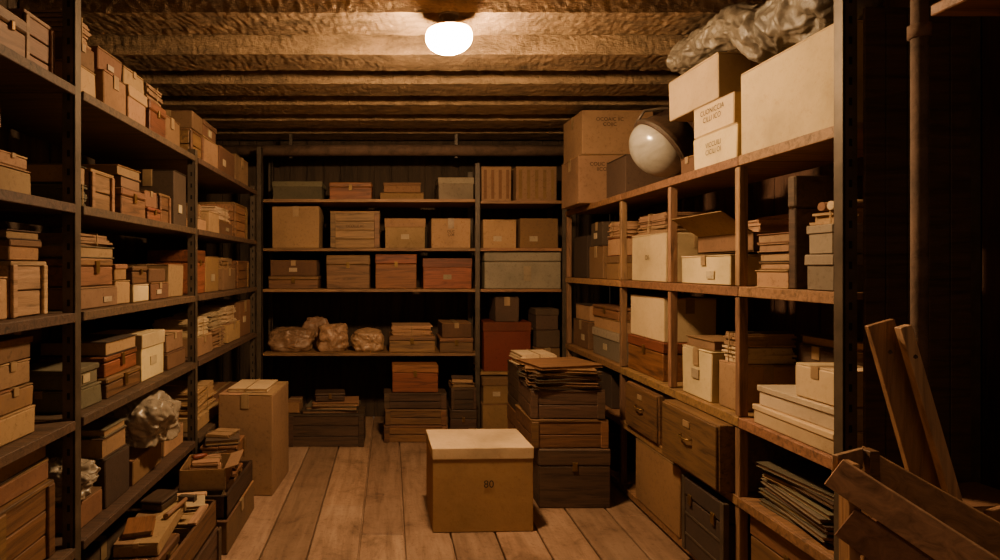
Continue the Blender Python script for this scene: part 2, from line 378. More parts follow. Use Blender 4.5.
# ------------------------------------------------------------------ shelving
def post(bm,x,y,z0,z1,sx,sy,a=.045,t=.006):
    bx(bm,min(x,x+sx*a),max(x,x+sx*a),min(y,y+sy*t),max(y,y+sy*t),z0,z1,.001)
    bx(bm,min(x,x+sx*t),max(x,x+sx*t),min(y,y+sy*a),max(y,y+sy*a),z0,z1,.001)
def holes(parent,x,y,z0,z1,sx):
    bm=B(); z=z0+.04
    while z<z1-.03:
        bx(bm,x+sx*.022-.005,x+sx*.022+.005,y-.0012,y+.001,z,z+.024,0)
        z+=.067
    obj('slot_holes',bm,'void',parent)
ZL=[.45,.905,1.29,1.68,2.10]; ZR=[.06,.47,.81,1.37,1.93]; ZB=[.713,1.268,1.623,2.048]
YL=[.9,2.15,3.48,5.08]; YLb=[.9,2.15,3.48,5.03]; YR=[1.965,2.57,3.2,3.88,5.1]
DL=.58; DR=.44
u=thing('shelving_unit','long dark shelving unit packed with boxes along the left wall','shelving')
for i,(a,b) in enumerate(zip(YL,YL[1:])):
    for z in ZL:
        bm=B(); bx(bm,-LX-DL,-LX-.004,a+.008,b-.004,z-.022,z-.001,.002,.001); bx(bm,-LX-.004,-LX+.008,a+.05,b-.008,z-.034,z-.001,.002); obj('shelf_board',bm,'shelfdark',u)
for i,y in enumerate(YL):
    zt=2.66 if i<2 else 2.14
    bm=B(); yy=y if i<3 else y-.045
    post(bm,-LX,yy,0,zt,-1,1); up=obj('upright',bm,'steel',u); holes(up,-LX,yy,0,zt,-1)
    bm=B(); post(bm,-LX-DL,yy,0,zt,1,1); obj('upright',bm,'steel',u)
u=thing('shelving_unit','open shelving unit with three wide shelves against the back wall','shelving')
XB=[-1.109,.763,1.517]
for z in ZB:
    bm=B(); bx(bm,XB[0]+.006,XB[1]-.006,BY,BY+.5,z-.026,z-.001,.002,.001); obj('shelf_board',bm,'shelf',u)
for z in [.549,1.268,1.623,2.035]:
    bm=B(); bx(bm,XB[1]+.012,XB[2]-.03,BY,BY+.5,z-.026,z-.001,.002,.001); obj('shelf_board',bm,'shelf',u)
for i,x in enumerate(XB):
    zt=2.5 if i==0 else 2.36
    bm=B(); post(bm,x+.02 if i else x,BY-.006,0,zt,-1,1); obj('upright',bm,'steel',u)
    bm=B(); post(bm,x+.02 if i else x,BY+.5,0,zt,-1,-1); obj('upright',bm,'steel',u)
u=thing('shelving_unit','tall wooden shelving unit with cubby dividers along the right wall','shelving')
for a,b in ((YR[0],YR[1]),(YR[1],YR[3]),(YR[3],YR[4])):
    for z in ZR:
        bm=B(); bx(bm,RX+.004,RX+DR,a+.008,b-.004,z-.024,z-.001,.002,.001); bx(bm,RX-.010,RX+.004,a+.045 if a==YR[0] else a+.002,b-.002,z-.042,z-.001,.002,.001); obj('shelf_board',bm,'shelf',u)
for i,y in enumerate(YR):
    if i==0:
        bm=B(); post(bm,RX-.014,y,0,2.68,1,1,.045,.006); up=obj('upright',bm,'steel',u); holes(up,RX-.014,y,0,2.66,1)
        bm=B(); post(bm,RX+DR,y,0,2.6,-1,1); obj('upright',bm,'steel',u)
        bm=B()
        for k in range(5):
            xa=RX+.045+k*(DR-.09)/5; bx(bm,xa+.002,xa+(DR-.09)/5-.002,y-.012,y-.001,.02,2.3,.002,.001)
        obj('shade_panel',bm,'wdark',u)  # dark boards added so the open shelf end reads as shade
    else:
        z0=.82 if i==2 else 0
        yy=y if i<4 else y-.035
        for (za,zb) in ([(0,.764)] if i!=2 else [])+[(.812,1.324),(1.372,1.884)]:
            bm=B(); bx(bm,RX-.004,RX+.035,yy,yy+.032,za,zb,.003,.001); obj('divider_post',bm,'post',u)
        bm=B(); bx(bm,RX+DR-.04,RX+DR,yy,yy+.03,z0,1.9,.003); obj('divider_post',bm,'shelfdark',u)
def bays(vals,y0,y1,pad):
    mid=(y0+y1)/2
    for a,b in zip(vals,vals[1:]):
        if a<=mid<=b: return max(y0,a+pad),min(y1,b-.006)
    return y0,y1
def S(side,pa,pb,zb,inset,depth,items,free=False):
    if side=='B':
        Yf=BY+inset; x0=(pa-390)*Yf/600; x1=(pb-390)*Yf/600; w=x1-x0; cx=(x0+x1)/2; cy=Yf+depth/2; rot=0; Ym=Yf; zs=ZB+[2.66]
        if x0>.76: zs=[.549,1.268,1.623,2.035,2.66]
    elif side=='L':
        inset=.03
        X=LX+inset; Ya=X*600/(390-pa); Yb=X*600/(390-pb); Ya,Yb=bays(YLb,Ya,Yb,.052); w=Yb-Ya; cy=(Ya+Yb)/2; cx=-(X+depth/2+R_.uniform(0,.03)); rot=PI/2; Ym=X*600/(390-(pa+pb)/2); zs=ZL+[2.66]
    else:
        X=RX+inset; Ya=X*600/(pb-390); Yb=X*600/(pa-390); vals=YR if zb>.8 else [YR[0],YR[1],YR[3],YR[4]]
        if zb>1.9: vals=[1.965,5.1]
        Ya,Yb=bays(vals,Ya,Yb,.06 if vals[0]<=(Ya+Yb)/2<=YR[1] else .037); w=Yb-Ya; cy=(Ya+Yb)/2; cx=X+depth/2; rot=-PI/2; Ym=X*600/((pa+pb)/2-390); zs=ZR+[2.66]
    zmax=min([z for z in zs if z>zb+.05] or [2.66])-(.046 if side=='R' else .036)
    if zmax>2.5: zmax=2.655
    z=zb+.001; n=0; N=len(items)
    for it in items:
        yt,kind,tone,label=it[:4]; o=dict(it[4]) if len(it)>4 else {}
        lim=zmax-.022*(N-1-n)
        zt=min(lim,CZ+(268-yt)*Ym/600); h=max(.018,zt-z-.0015)
        if kind=='k': h=max(.02,min(h,lim-z-.012))
        q=R_.uniform(.93,.955) if n==0 else R_.uniform(.82,.93)
        sl=o.pop('w',q); rr=.008 if w>.4 else .02
        if n: rr*=2
        item(kind,tone,cx,cy,z,w*sl,depth*(R_.uniform(.93,.99) if n==0 else R_.uniform(.85,.95)),h,rot+R_.uniform(-rr,rr),label,o.pop('group',None),**o)
        z+=h+(.0135 if kind=='k' else .004 if kind=='p' else .002); n+=1
    return z
def T(kind,tone,x0,x1,y0,y1,z0,z1,label,rz=0,side=None,**o):
    cx,cy=(x0+x1)/2,(y0+y1)/2; w,d=x1-x0,y1-y0
    if side in('L','R'): w,d=d,w; rz+= PI/2 if side=='L' else -PI/2
    return item(kind,tone,cx,cy,z0,w,d,z1-z0,rz,label,o.pop('group',None),**o)

# ------------------------------------------------------------------ LEFT unit contents
S('L',0,34,2.10,.03,.42,[(10,'w','wbrown','long brown wooden box on top of left unit, nearest the viewer')])
S('L',36,68,2.10,.03,.42,[(22,'k','wbrown','slatted crate on top of left unit just before the tall front upright')])
S('L',80,104,2.10,.02,.34,[(66,'c','tan','tan carton at the base of the first stack on the left unit top'),(44,'c','brown','small brown carton in the middle of the first top stack'),(18,'p','tan','stacked papers crowning the first stack on the left unit top')])
S('L',105,128,2.10,.04,.34,[(76,'c','brown','brown carton on the left unit top, second from the front upright'),(54,'c','brown','flat brown carton lying on the second carton of the top row')])
S('L',129,149,2.10,.02,.30,[(90,'l','tan','lidded tan box on the left unit top, third in the row'),(72,'c','tan','tan flat carton on the third box of the top row')])
S('L',150,168,2.10,.05,.32,[(104,'w','wred','reddish wooden box on the left unit top, fourth in the row'),(88,'p','tan','thin paper pile on the fourth box of the top row')])
S('L',169,186,2.10,.03,.30,[(118,'c','brown','brown carton on the left unit top above the middle upright')])
S('L',188,206,2.10,.02,.30,[(132,'k','wbrown','small slatted crate on the left unit top past the middle upright'),(112,'c','brown','brown carton standing on the small slatted crate')])
S('L',207,222,2.10,.04,.30,[(140,'c','tan','tan carton near the far end of the left unit top'),(124,'l','brown','lidded brown box on the tan carton near the far end')])
S('L',223,238,2.10,.02,.30,[(150,'c','brown','second last carton on the left unit top')])
S('L',239,252,2.10,.03,.30,[(158,'c','tan','last little carton on the left unit top, by the back corner')])
# row z1.68
T('w','wbrown',-1.68,-1.37,1.55,2.11,1.681,2.04,'big brown wooden box deep in the nearest upper left bay',0,'L')
S('L',0,38,1.68,.02,.18,[(166,'c','tan','tan carton on the nearest upper left shelf'),(152,'c','tan','shallow tan carton on the other carton of the nearest upper shelf')])
S('L',80,95,1.68,.02,.25,[(185,'p','green','grey-green paper bundle beside the front upright, upper shelf'),(165,'b','green','thick green ledger on the grey-green bundle')])
S('L',97,121,1.68,.02,.3,[(174,'k','wtan','tan slatted crate on the upper left shelf behind the front upright')])
S('L',123,147,1.68,.06,.32,[(190,'w','wbrown','brown wooden box in middle of the upper left shelf'),(178,'b','dark','dark ledger on the brown wooden box, upper left'),(168,'b','brown','brown ledger topping the pile, upper left shelf')])
S('L',149,162,1.68,.02,.3,[(208,'w','wred','little reddish box low on the upper left shelf'),(191,'c','brown','brown carton on the little reddish box, upper left')])
S('L',163,175,1.68,.02,.3,[(196,'k','wbrown','small crate before the middle upright, upper left shelf')])
S('L',176,189,1.68,.02,.3,[(172,'c','dark','tall dark carton against the middle upright')])
S('L',198,209,1.68,.03,.3,[(218,'c','tan','small tan carton just past the middle upright'),(204,'p','tan','loose paper pile on the small tan carton')])
S('L',210,221,1.68,.03,.3,[(212,'c','tan','tan carton in the far bay, upper left shelf')])
S('L',222,237,1.68,.03,.3,[(222,'c','brown','low brown carton in the far bay, upper left shelf'),(208,'p','paper','paper bundle on the low brown carton, far bay')])
S('L',238,253,1.68,.03,.3,[(206,'k','wtan','slatted crate ending the upper left shelf by the corner')])
# row z1.29
S('L',0,16,1.29,.02,.3,[(276,'c','tan','tan carton at the left picture edge, middle shelf')])
T('c','brown',-1.68,-1.48,1.72,2.10,1.291,1.60,'brown carton set back at the left picture edge',0,'L')
S('L',18,55,1.29,.02,.28,[(264,'k','wpale','pale wooden crate with strong grain on nearest middle shelf'),(240,'l','brown','round-edged brown box on the pale grained crate',{'st':False}),(230,'b','dark','dark flat book on the brown box of the nearest middle shelf')])
S('L',80,121,1.29,.02,.34,[(286,'c','tan','wide tan carton at the bottom of the first middle-shelf stack'),(258,'w','wbrown','wide brown wooden box in the first middle-shelf stack'),(246,'b','green','green ledger on the first middle-shelf stack'),(234,'p','tan','tan paper bundle topping the first middle-shelf stack')])
S('L',122,136,1.29,.03,.3,[(280,'c','tan','small tan carton on the middle left shelf, second stack'),(264,'l','brown','small lidded box on the second middle-shelf stack')])
S('L',137,153,1.29,.03,.3,[(284,'c','pale','pale carton on the middle left shelf, third stack'),(266,'w','wbrown','little brown wooden box on the third stack')])
S('L',154,172,1.29,.02,.3,[(282,'c','brown','brown carton on the middle left shelf, fourth stack'),(268,'c','brown','second brown carton topping the fourth middle-shelf stack')])
S('L',173,188,1.29,.04,.3,[(264,'c','tan','taller tan carton before the middle upright, middle shelf')])
S('L',198,210,1.29,.03,.3,[(250,'w','wred','tall reddish wooden box past the middle upright, middle shelf')])
S('L',211,224,1.29,.03,.3,[(256,'c','brown','brown carton in the far bay, middle left shelf')])
S('L',225,238,1.29,.03,.3,[(268,'c','tan','low tan carton in the far bay, middle left shelf'),(258,'p','tan','thin papers on the low tan carton, far bay')])
S('L',239,253,1.29,.03,.3,[(262,'k','wbrown','crate ending the middle left shelf by the corner')])
# row z.905
S('L',0,42,.905,.02,.3,[(412,'c','tan','tan carton at the base of nearest lower left stack'),(388,'c','brown','brown carton second in nearest lower left stack'),(362,'c','tan','tan carton third in nearest lower left stack'),(338,'l','brown','lidded brown box topping nearest lower left stack',{'st':False})])
T('c','dark',-1.68,-1.50,1.80,2.10,.906,1.05,'dark carton behind nearest lower left stack',0,'L')
T('c','brown',-1.68,-1.51,1.82,2.09,1.052,1.20,'brown carton on the dark one behind nearest lower left stack',0,'L')
S('L',80,107,.905,.02,.28,[(386,'c','green','dark green-grey box under another by the front upright'),(366,'l','green','upper grey-green lidded box by the front upright')])
T('c','brown',-1.69,-1.51,2.25,2.60,.906,1.19,'brown carton at the back behind the grey-green boxes',0,'L')
S('L',109,145,.905,.03,.3,[(372,'w','wbrown','brown wooden box, lowest of a three high stack on left'),(352,'w','wred','reddish wooden box, middle of a three high stack on left'),(338,'b','dark','dark ledger topping the three high wooden stack on left')])
S('L',146,169,.905,.02,.3,[(332,'l','pale','tall pale file box with label on the lower left shelf',{'st':True})])
S('L',171,189,.905,.03,.3,[(350,'c','brown','brown carton before the middle upright, lower left shelf'),(332,'c','tan','tan carton on the brown one before the middle upright')])
S('L',198,214,.905,.03,.3,[(335,'c','tan','tan carton in the far bay, lower left shelf'),(318,'p','paper','papers on the tan carton of the far bay')])
S('L',215,228,.905,.03,.3,[(328,'p','tan','thick paper bundle in the far bay, lower left shelf'),(312,'p','paper','cream bundle on the thick paper bundle')])
S('L',229,241,.905,.03,.3,[(322,'c','tan','small tan carton in the far bay, lower left shelf'),(306,'p','paper','paper sheaf on the small tan carton')])
S('L',242,254,.905,.03,.3,[(300,'c','brown','brown carton ending the lower left shelf by the corner')])
# row z.45
S('L',0,60,.45,.03,.34,[(500,'k','wbrown','slatted crate low at the left picture edge'),(474,'c','brown','brown carton on the slatted crate, left edge'),(452,'b','dark','dark book on the carton low at the left edge')])
S('L',80,108,.45,.03,.3,[(496,'c','brown','brown carton on the lowest left shelf by the front upright')])
blob('plastic_bag','smaller pale plastic bag on the lowest shelf carton by the front upright','bag',-1.28,2.34,.570,.135,.115,.085,'plastic',8,'plastic bags on the left',.26,1.2,0,.5,2.6)
S('L',109,134,.45,.04,.34,[(452,'c','dark','dark carton on the lowest left shelf'),(432,'b','dark','flat dark ledger over the dark carton'),(424,'b','green','green ledger over the flat dark ledger')])
S('L',135,166,.45,.02,.3,[(450,'c','brown','brown carton carrying the crumpled plastic bag')])
blob('plastic_bag','big crumpled pale plastic bag slumped on a brown carton, lower left','bag',-1.22,2.95,.608,.18,.20,.155,'plastic',3,'plastic bags on the left',.28,1.1,0,.5,2.6)
S('L',170,188,.45,.03,.3,[(428,'c','tan','tan carton on the lowest left shelf before middle upright'),(412,'c','brown','brown carton topping that tan carton')])
S('L',198,222,.45,.03,.34,[(410,'c','tan','tan carton in the lowest far left bay'),(386,'p','tan','paper bundle in the lowest far left bay')])
S('L',224,252,.45,.03,.34,[(392,'c','brown','brown carton in the lowest far left bay by the corner')])
item('c','dark',-1.42,2.55,.001,.5,.4,.3,PI/2,'dark carton on the floor under the left shelves, near')
item('c','brown',-1.42,4.4,.001,.6,.4,.3,PI/2,'brown carton on the floor under the left shelves, far')

# floor trays left
T('k','wdark',-1.115,-.84,2.20,2.98,.001,.17,'slatted crate on the floor, lowest of the near left trays',side='L',lid=False)
T('o','wbrown',-1.115,-.86,2.22,2.98,.172,.30,'open wooden tray on the slatted crate, near left',.0,'L',t=.014)
T('w','wbrown',-1.08,-.90,2.28,2.56,.186,.32,'brown wooden case in the near end of the open tray',side='L')
T('p','tan',-1.08,-.90,2.70,2.94,.186,.292,'paper stack in the far end of the open tray',.1,'L')
T('c','tan',-1.10,-.93,2.34,2.80,.323,.375,'long flat tan carton laid across the open tray',.10,'L',st=False)
T('b','wred',-1.08,-.97,2.38,2.54,.379,.40,'thin reddish book on the long flat tan carton',.3,'L')
T('w','wdark',-1.09,-.99,2.64,2.78,.379,.425,'small dark case on the far end of the flat tan carton',-.15,'L')
T('b','paper',-1.04,-.90,2.84,2.98,.302,.318,'cream notebook tipped over the far end of the open tray',.3,'L')
hm=thing('hammer','old hammer with wooden handle lying on the cluttered near left trays','hammer',(-.945,2.66,.39),1.45)
bm=B(); tube(bm,[(-.10,0,0),(-.04,0,.0),(.10,0,.002)],[.013,.010,.009],10); obj('handle',bm,'plankp',hm)
bm=B(); bx(bm,.09,.118,-.03,.04,-.012,.014,.003); bx(bm,.088,.120,-.04,-.03,-.014,.016,.003); obj('head',bm,'steel',hm)
for k,(x,y,z,a,l) in enumerate([(-1.00,2.26,.322,.2,.16),(-1.0,3.0,.31,.2,.16),(-.885,2.78,.302,1.6,.22)]):
    s_=thing('wood_scrap',['pale wood scrap at the near end of the left trays','short wood scrap at the far end of the near trays','long wood scrap along the aisle side of the near tray'][k],'scrap',(x,y,z),a,'wood scraps in the trays')
    bm=B(); bx(bm,-l/2,l/2,-.018,.018,0,.014,.002,.003); obj('offcut',bm,'plankl',s_)
T('c','brown',-1.115,-.82,3.03,3.62,.001,.17,'brown carton on the floor under the dark open tray',side='L')
T('o','wdark',-1.115,-.83,3.05,3.62,.172,.29,'lower dark open tray left of the aisle',.0,'L',t=.014)
T('b','paper',-1.06,-.90,3.10,3.34,.186,.24,'cream ledger in the lower dark tray',.1,'L')
T('w','wbrown',-1.06,-.88,3.40,3.58,.186,.29,'brown case in the far end of the lower dark tray',.0,'L')
T('o','brown',-1.10,-.87,3.09,3.36,.302,.41,'open cardboard tray with raised flap set on the dark tray',.12,'L',flaps=[('f',.07,1.3)],ft='tan')
T('p','tan',-1.06,-.91,3.14,3.30,.312,.43,'tan papers inside the open cardboard tray',.2,'L')
T('k','wbrown',-1.09,-.88,3.42,3.66,.302,.42,'small slatted crate next to the open cardboard tray',.05,'L')
T('b','dark',-1.08,-.89,3.43,3.65,.436,.465,'dark ledger on the small slatted crate by the aisle',.25,'L')
T('p','tan',-1.06,-.91,3.46,3.62,.467,.485,'thin tan papers on the dark ledger by the aisle',-.2,'L')
sd=thing('screwdriver','screwdriver with dark handle lying on the papers by the aisle','screwdriver',(-.985,3.23,.446),.7)
bm=B(); tube(bm,[(-.08,0,0),(-.07,0,0),(-.02,0,0),(0,0,0)],[.008,.012,.012,.006],10); obj('handle',bm,'red',sd)
bm=B(); tube(bm,[(0,0,0),(.11,0,0)],.003,8); obj('blade',bm,'steel',sd)

# tall carton left
T('c','tan',-1.085,-.735,3.82,4.28,.001,.645,'tall closed tan carton standing alone on floor by the left shelves',-.06,seam=False,st=False)
T('p','pale',-1.06,-.79,3.88,4.22,.648,.668,'flat sheet stack lying on top of the tall tan carton',-.04)
# centre carton
T('l','mid',.225,.785,3.29,3.68,.001,.463,'big two-tone cardboard box with pale lid in the middle of the aisle',.035,lid='midlid',mark='80',ms=.058,mx=.03,mz=.262,mo=.0015,st=False,lh=.062,e=.003)

# crate stack right of centre
T('w','wdark',.90,1.33,3.62,4.08,.001,.355,'plain dark wooden box at the foot of the tall pile, right of aisle')
T('k','wbrown',.85,1.32,3.63,4.06,.358,.52,'lower brown slatted crate in the tall pile',.02)
T('k','wdark',.86,1.31,3.64,4.05,.534,.70,'upper dark slatted crate in the tall pile',-.03)
z=.713
for k,(tn,lb) in enumerate([('dark','black file at the bottom of the pile top'),('brown','brown file skewed on the black one'),('green','olive file, skewed the other way on the pile'),('wdark','dark wooden-backed file near the top of the tall pile'),('dark','third black file high in the tall pile'),('brown','worn brown folder near the top of the tall pile'),('wbrown','brown album crowning the tall pile')]):
    T('b',tn,.86,1.28,3.64,3.98,z,z+.019,lb,[.06,-.12,.16,-.08,.14,-.2,.25][k],pg='brown' if k%2 else 'tan'); z+=.0205
T('w','wbrown',.90,1.22,4.2,4.6,.001,.42,'brown box on the floor behind the tall pile')
T('k','wdark',.90,1.20,4.2,4.6,.423,.74,'dark crate stacked behind the tall pile')
T('p','paper',.90,1.18,4.22,4.5,.755,.84,'cream paper heap on the dark crate behind the tall pile',.1)

# back floor
T('k','wdark',-.83,-.21,4.86,5.17,.001,.25,'long dark slatted crate on the floor under the back shelf',0.0)
for k,(tn,lb) in enumerate([('dark','black folder directly on the long dark crate'),('green','greenish folder on the black folder'),('brown','brown folder on the greenish folder')]):
    T('b',tn,-.72+.04*k,-.26,4.88,5.14,.264+.03*k,.291+.03*k,lb,[.03,-.06,.05][k])
T('c','brown',-.84,-.74,4.9,5.1,.265,.36,'tiny brown carton at left end of the long dark crate')
T('w','wdark',-.62,-.38,4.92,5.1,.358,.42,'small dark case on the folders under the back shelf',.1)
T('k','wbrown',-.05,.48,4.98,5.18,.001,.13,'lowest brown slatted tray under the back shelf')
T('k','wbrown',-.04,.47,4.98,5.18,.145,.265,'middle brown slatted tray under the back shelf')
T('k','wdark',-.05,.47,4.98,5.18,.28,.40,'upper dark slatted tray under the back shelf')
T('w','wred',.02,.4,4.99,5.18,.415,.64,'reddish wooden box on the slatted trays under the back shelf')
T('w','wdark',.50,.72,4.98,5.18,.001,.27,'dark wooden box at foot of the narrow stack by the dark red case')
T('k','wdark',.505,.715,4.98,5.17,.272,.44,'dark slatted crate in the narrow stack by the dark red case',.03)
T('b','wbrown',.51,.70,4.99,5.16,.455,.49,'brown book in the narrow stack by the dark red case',.1)
T('b','dark',.52,.70,4.99,5.15,.492,.53,'black book topping the narrow stack by the dark red case',-.1)
T('c','brown',.79,1.03,5.12,5.5,.001,.285,'brown carton on the floor below the dark red case')
T('l','brown',.79,1.03,5.12,5.5,.288,.51,'lidded brown box on the carton below the dark red case')
T('c','dark',1.08,1.42,5.15,5.5,.001,.45,'dark carton on the floor in the back right corner')

# ------------------------------------------------------------------ BACK unit
S('B',270,324,2.048,.03,.35,[(181,'l','green','long grey-green lidded box, top left of the back shelf',{'st':False})])
S('B',328,373,2.048,.03,.35,[(182,'w','wred','reddish brown box, second on the back top shelf')])
S('B',379,425,2.048,.03,.35,[(192,'c','brown','brown flat carton, third on the back top shelf'),(182,'l','brown','brown lidded tray on the third box of the back top shelf')])
S('B',437,475,2.048,.03,.35,[(177,'l','grey','pale grey lidded box beside the middle upright, back top shelf',{'st':False})])
S('B',481,513,2.035,.03,.35,[(166,'c','tan','tan carton with vertical bands, left one in top right back bay',{'bands':4,'st':False,'seam':True})])
S('B',515,558,2.035,.03,.35,[(166,'c','tan','wider banded carton, right one in top right back bay',{'bands':5,'st':False,'seam':True})])
S('B',271,320,1.623,.03,.38,[(206,'c','tan','tall plain tan carton, left end of second back shelf')])
S('B',329,381,1.623,.02,.38,[(212,'k','wtan','brown slatted crate with printed front, second back shelf',{'mark':'OCOLLE IIC','ms':.030,'mz':.19})])
S('B',383,427,1.623,.03,.38,[(218,'l','tan','lidded tan box with small label, middle of second back shelf',{'st':True})])
S('B',430,472,1.623,.03,.38,[(218,'c','tan','tan carton with printed patch beside middle upright',{'mark':'OLIC\nCOE','ms':.030,'st':False})])
S('B',482,517,1.623,.03,.38,[(219,'c','tan','tan carton, left one on second shelf of right back bay')])
S('B',519,559,1.623,.03,.38,[(218,'c','brown','brown carton, right one on second shelf of right back bay')])
S('B',267,319,1.268,.03,.38,[(276,'w','wbrown','flat brown case, left end of third back shelf'),(260,'c','brown','flat brown carton on the flat brown case')])
S('B',325,371,1.268,.03,.38,[(255,'w','wbrown','brown wooden box with latch, third back shelf')])
S('B',374,418,1.268,.03,.38,[(254,'w','wred','reddish wooden box, centre of third back shelf')])
S('B',421,474,1.268,.03,.38,[(258,'l','wred','wide reddish lidded box beside the middle upright')])
S('B',484,562,1.268,.02,.40,[(251,'t','trunkm','long plain grey trunk with one pale paper label',{'lab':True,'w':.98})])
S('B',388,436,.713,.04,.38,[(336,'w','wtan','tan wooden box on the lowest back shelf'),(326,'p','tan','tan papers on the tan wooden box, lowest back shelf')])
S('B',439,474,.713,.03,.38,[(338,'w','wbrown','brown wooden box at right end of the lowest back shelf'),(323,'c','brown','brown carton on the wooden box, lowest back shelf')])
g='wrapped paper parcels on the lowest back shelf'
blob('paper_parcel','widest brown wrapped parcel at left end of lowest back shelf','parcel',-.88,5.40,.714,.195,.15,.115,'kraft',1,g,.16,1.0,0,.45,4,-.75)
blob('paper_parcel','brown wrapped parcel with peaked top, middle of the row','parcel',-.52,5.38,.714,.145,.13,.140,'kraft',2,g,.20,1.0,.1,.45,3,-.75)
blob('paper_parcel','smaller brown wrapped parcel beside the tan wooden box','parcel',-.20,5.40,.714,.140,.14,.110,'kraft',5,g,.16,1.0,0,.45,4,-.75)
blob('paper_parcel','brown wrapped parcel set back between the first two parcels','parcel',-.69,5.63,.714,.14,.045,.16,'kraft',9,g,.2,1.0,0,.4,3,-.75)
S('B',483,532,.549,.02,.38,[(322,'l','red','tall dark red case beside the back unit middle upright',{'st':False,'w':.99}),(297,'c','dark','small dark box standing on the dark red case',{'w':.48})])
S('B',535,561,.549,.03,.38,[(348,'c','brown','brown carton right of the dark red case'),(330,'c','dark','dark carton on the brown one right of the dark red case'),(309,'l','dark','dark lidded box topping the stack right of the dark red case',{'st':False})])

# ------------------------------------------------------------------ RIGHT unit
zt=1.931
T('c','pale',1.52,1.86,2.03,2.60,zt,2.29,'largest pale carton on top of the right shelves, nearest',0.0,'R',seam=True,st=False)
T('c','pale',1.52,1.85,2.63,3.0,zt,2.09,'pale carton under the upper printed box on the right shelves',0,'R',st=False,seam=True,mark='VICCUILI\nCICILI OI',ms=.034,mz=.085)
T('c','pale',1.52,1.84,2.66,3.0,2.092,2.235,'small pale printed carton between the largest carton and the glass lamp',0.02,'R',seam=True,st=False,mark='CUONICCIA\nCILLI ICO',ms=.036,mz=.085)
T('c','pale',1.51,1.86,2.78,3.24,2.238,2.45,'plain pale carton under the plastic roll, top right',0.03,'R',seam=True,st=False)
T('c','brown',1.55,1.80,3.06,3.20,zt,2.03,'little brown carton beside the glass lamp',0,'R',st=False)
T('c','tan',1.40,1.80,4.45,4.9,zt,2.29,'lower tan carton stacked by the back right corner',0,mark='COLIC ICE\nIICO',ms=.038,mx=-.03,mz=.27,seam=True,st=False)
T('c','tan',1.42,1.95,4.45,4.9,2.293,2.62,'upper tan printed carton stacked by the back right corner',0.02,mark='OCOAIC IIC\nCOIIC',ms=.038,mx=-.06,mz=.24,seam=True,st=False)
T('c','dark',1.55,1.9,3.95,4.3,zt,2.2,'dark carton behind the glass lamp',0,'R')
# glass lamp
gl=thing('dome_lamp','large pale grey domed lamp face in a dark housing on the right shelves','lamp',(1.545,3.46,zt+.205))
dz_=Vector((.74,-.05,.60)).normalized(); mt=dz_.to_track_quat('Z','Y').to_matrix().to_4x4()
bm=B(); pr=[]
for k in range(15):
    a=PI-k/14*(PI*.52); pr.append((max(.001,.180*math.sin(a)),.135*math.cos(a)))
lathe(bm,pr,40,mt); obj('glass_dome',bm,'glass',gl)
bm=B(); lathe(bm,[(.175,-.004),(.196,0),(.198,.03),(.182,.045),(.176,.08),(.140,.115),(.132,.145),(.080,.165),(.075,.19),(.001,.19)],28,mt); hs=obj('housing',bm,'wdark',gl)
bm=B(); tube(bm,[mt@Vector((0,.197,.01)),mt@Vector((0,.22,.08)),mt@Vector((0,.15,.19)),mt@Vector((0,0,.215)),mt@Vector((0,-.15,.19)),mt@Vector((0,-.22,.08)),mt@Vector((0,-.197,.01))],.009,8); obj('bracket',bm,'steel',hs)
bm=B(); tube(bm,[mt@Vector((.198*math.cos(k/24*2*PI),.198*math.sin(k/24*2*PI),.012)) for k in range(25)],.006,6); obj('clamp_ring',bm,'steel',hs)
# plastic roll
bm=B(); nr=170; sg=100; rings=[]
p0=Vector((1.54,3.22,2.54)); p1=Vector((1.64,2.08,2.45))
def tc_(t):
    c=p0.lerp(p1,t); s=min(1,max(0,(t-.42)/.2)); s=s*s*(3-2*s); c.z=2.558-.120*s; return c,.098+.040*s
for a in range(nr+1):
    t=a/nr; c,r=tc_(t); e=min(t,1-t)/.06
    if e<1: r*=.5+.5*math.sqrt(max(0,e))
    ring=[]
    for k in range(sg):
        q=2*PI*k/sg; d=Vector((math.cos(q),0,math.sin(q)))
        Q=Vector((t*9,d.x*1.1,d.z*1.1)); wv=noise.noise_vector(Q*.8)*.8
        n=1+.12*noise.noise(Q*.6)-.34*abs(noise.noise(Q*1.1+wv))-.17*abs(noise.noise(Q*2.6+wv*2))-.07*abs(noise.noise(Q*6+wv))-.04*math.exp(-((t-.36)/.015)**2)-.12*math.exp(-((t-.66)/.02)**2)
        ring.append(bm.verts.new(c+d*r*n))
    rings.append(ring)
for a,b in zip(rings,rings[1:]):
    for k in range(sg):
        f=bm.faces.new((a[k],a[(k+1)%sg],b[(k+1)%sg],b[k])); f.smooth=True
bm.faces.new(rings[0]); bm.faces.new(rings[-1])
tag(obj('plastic_roll',bm,'tarp'),'grey creased plastic sheeting rolled up over the pale cartons, top right','roll')

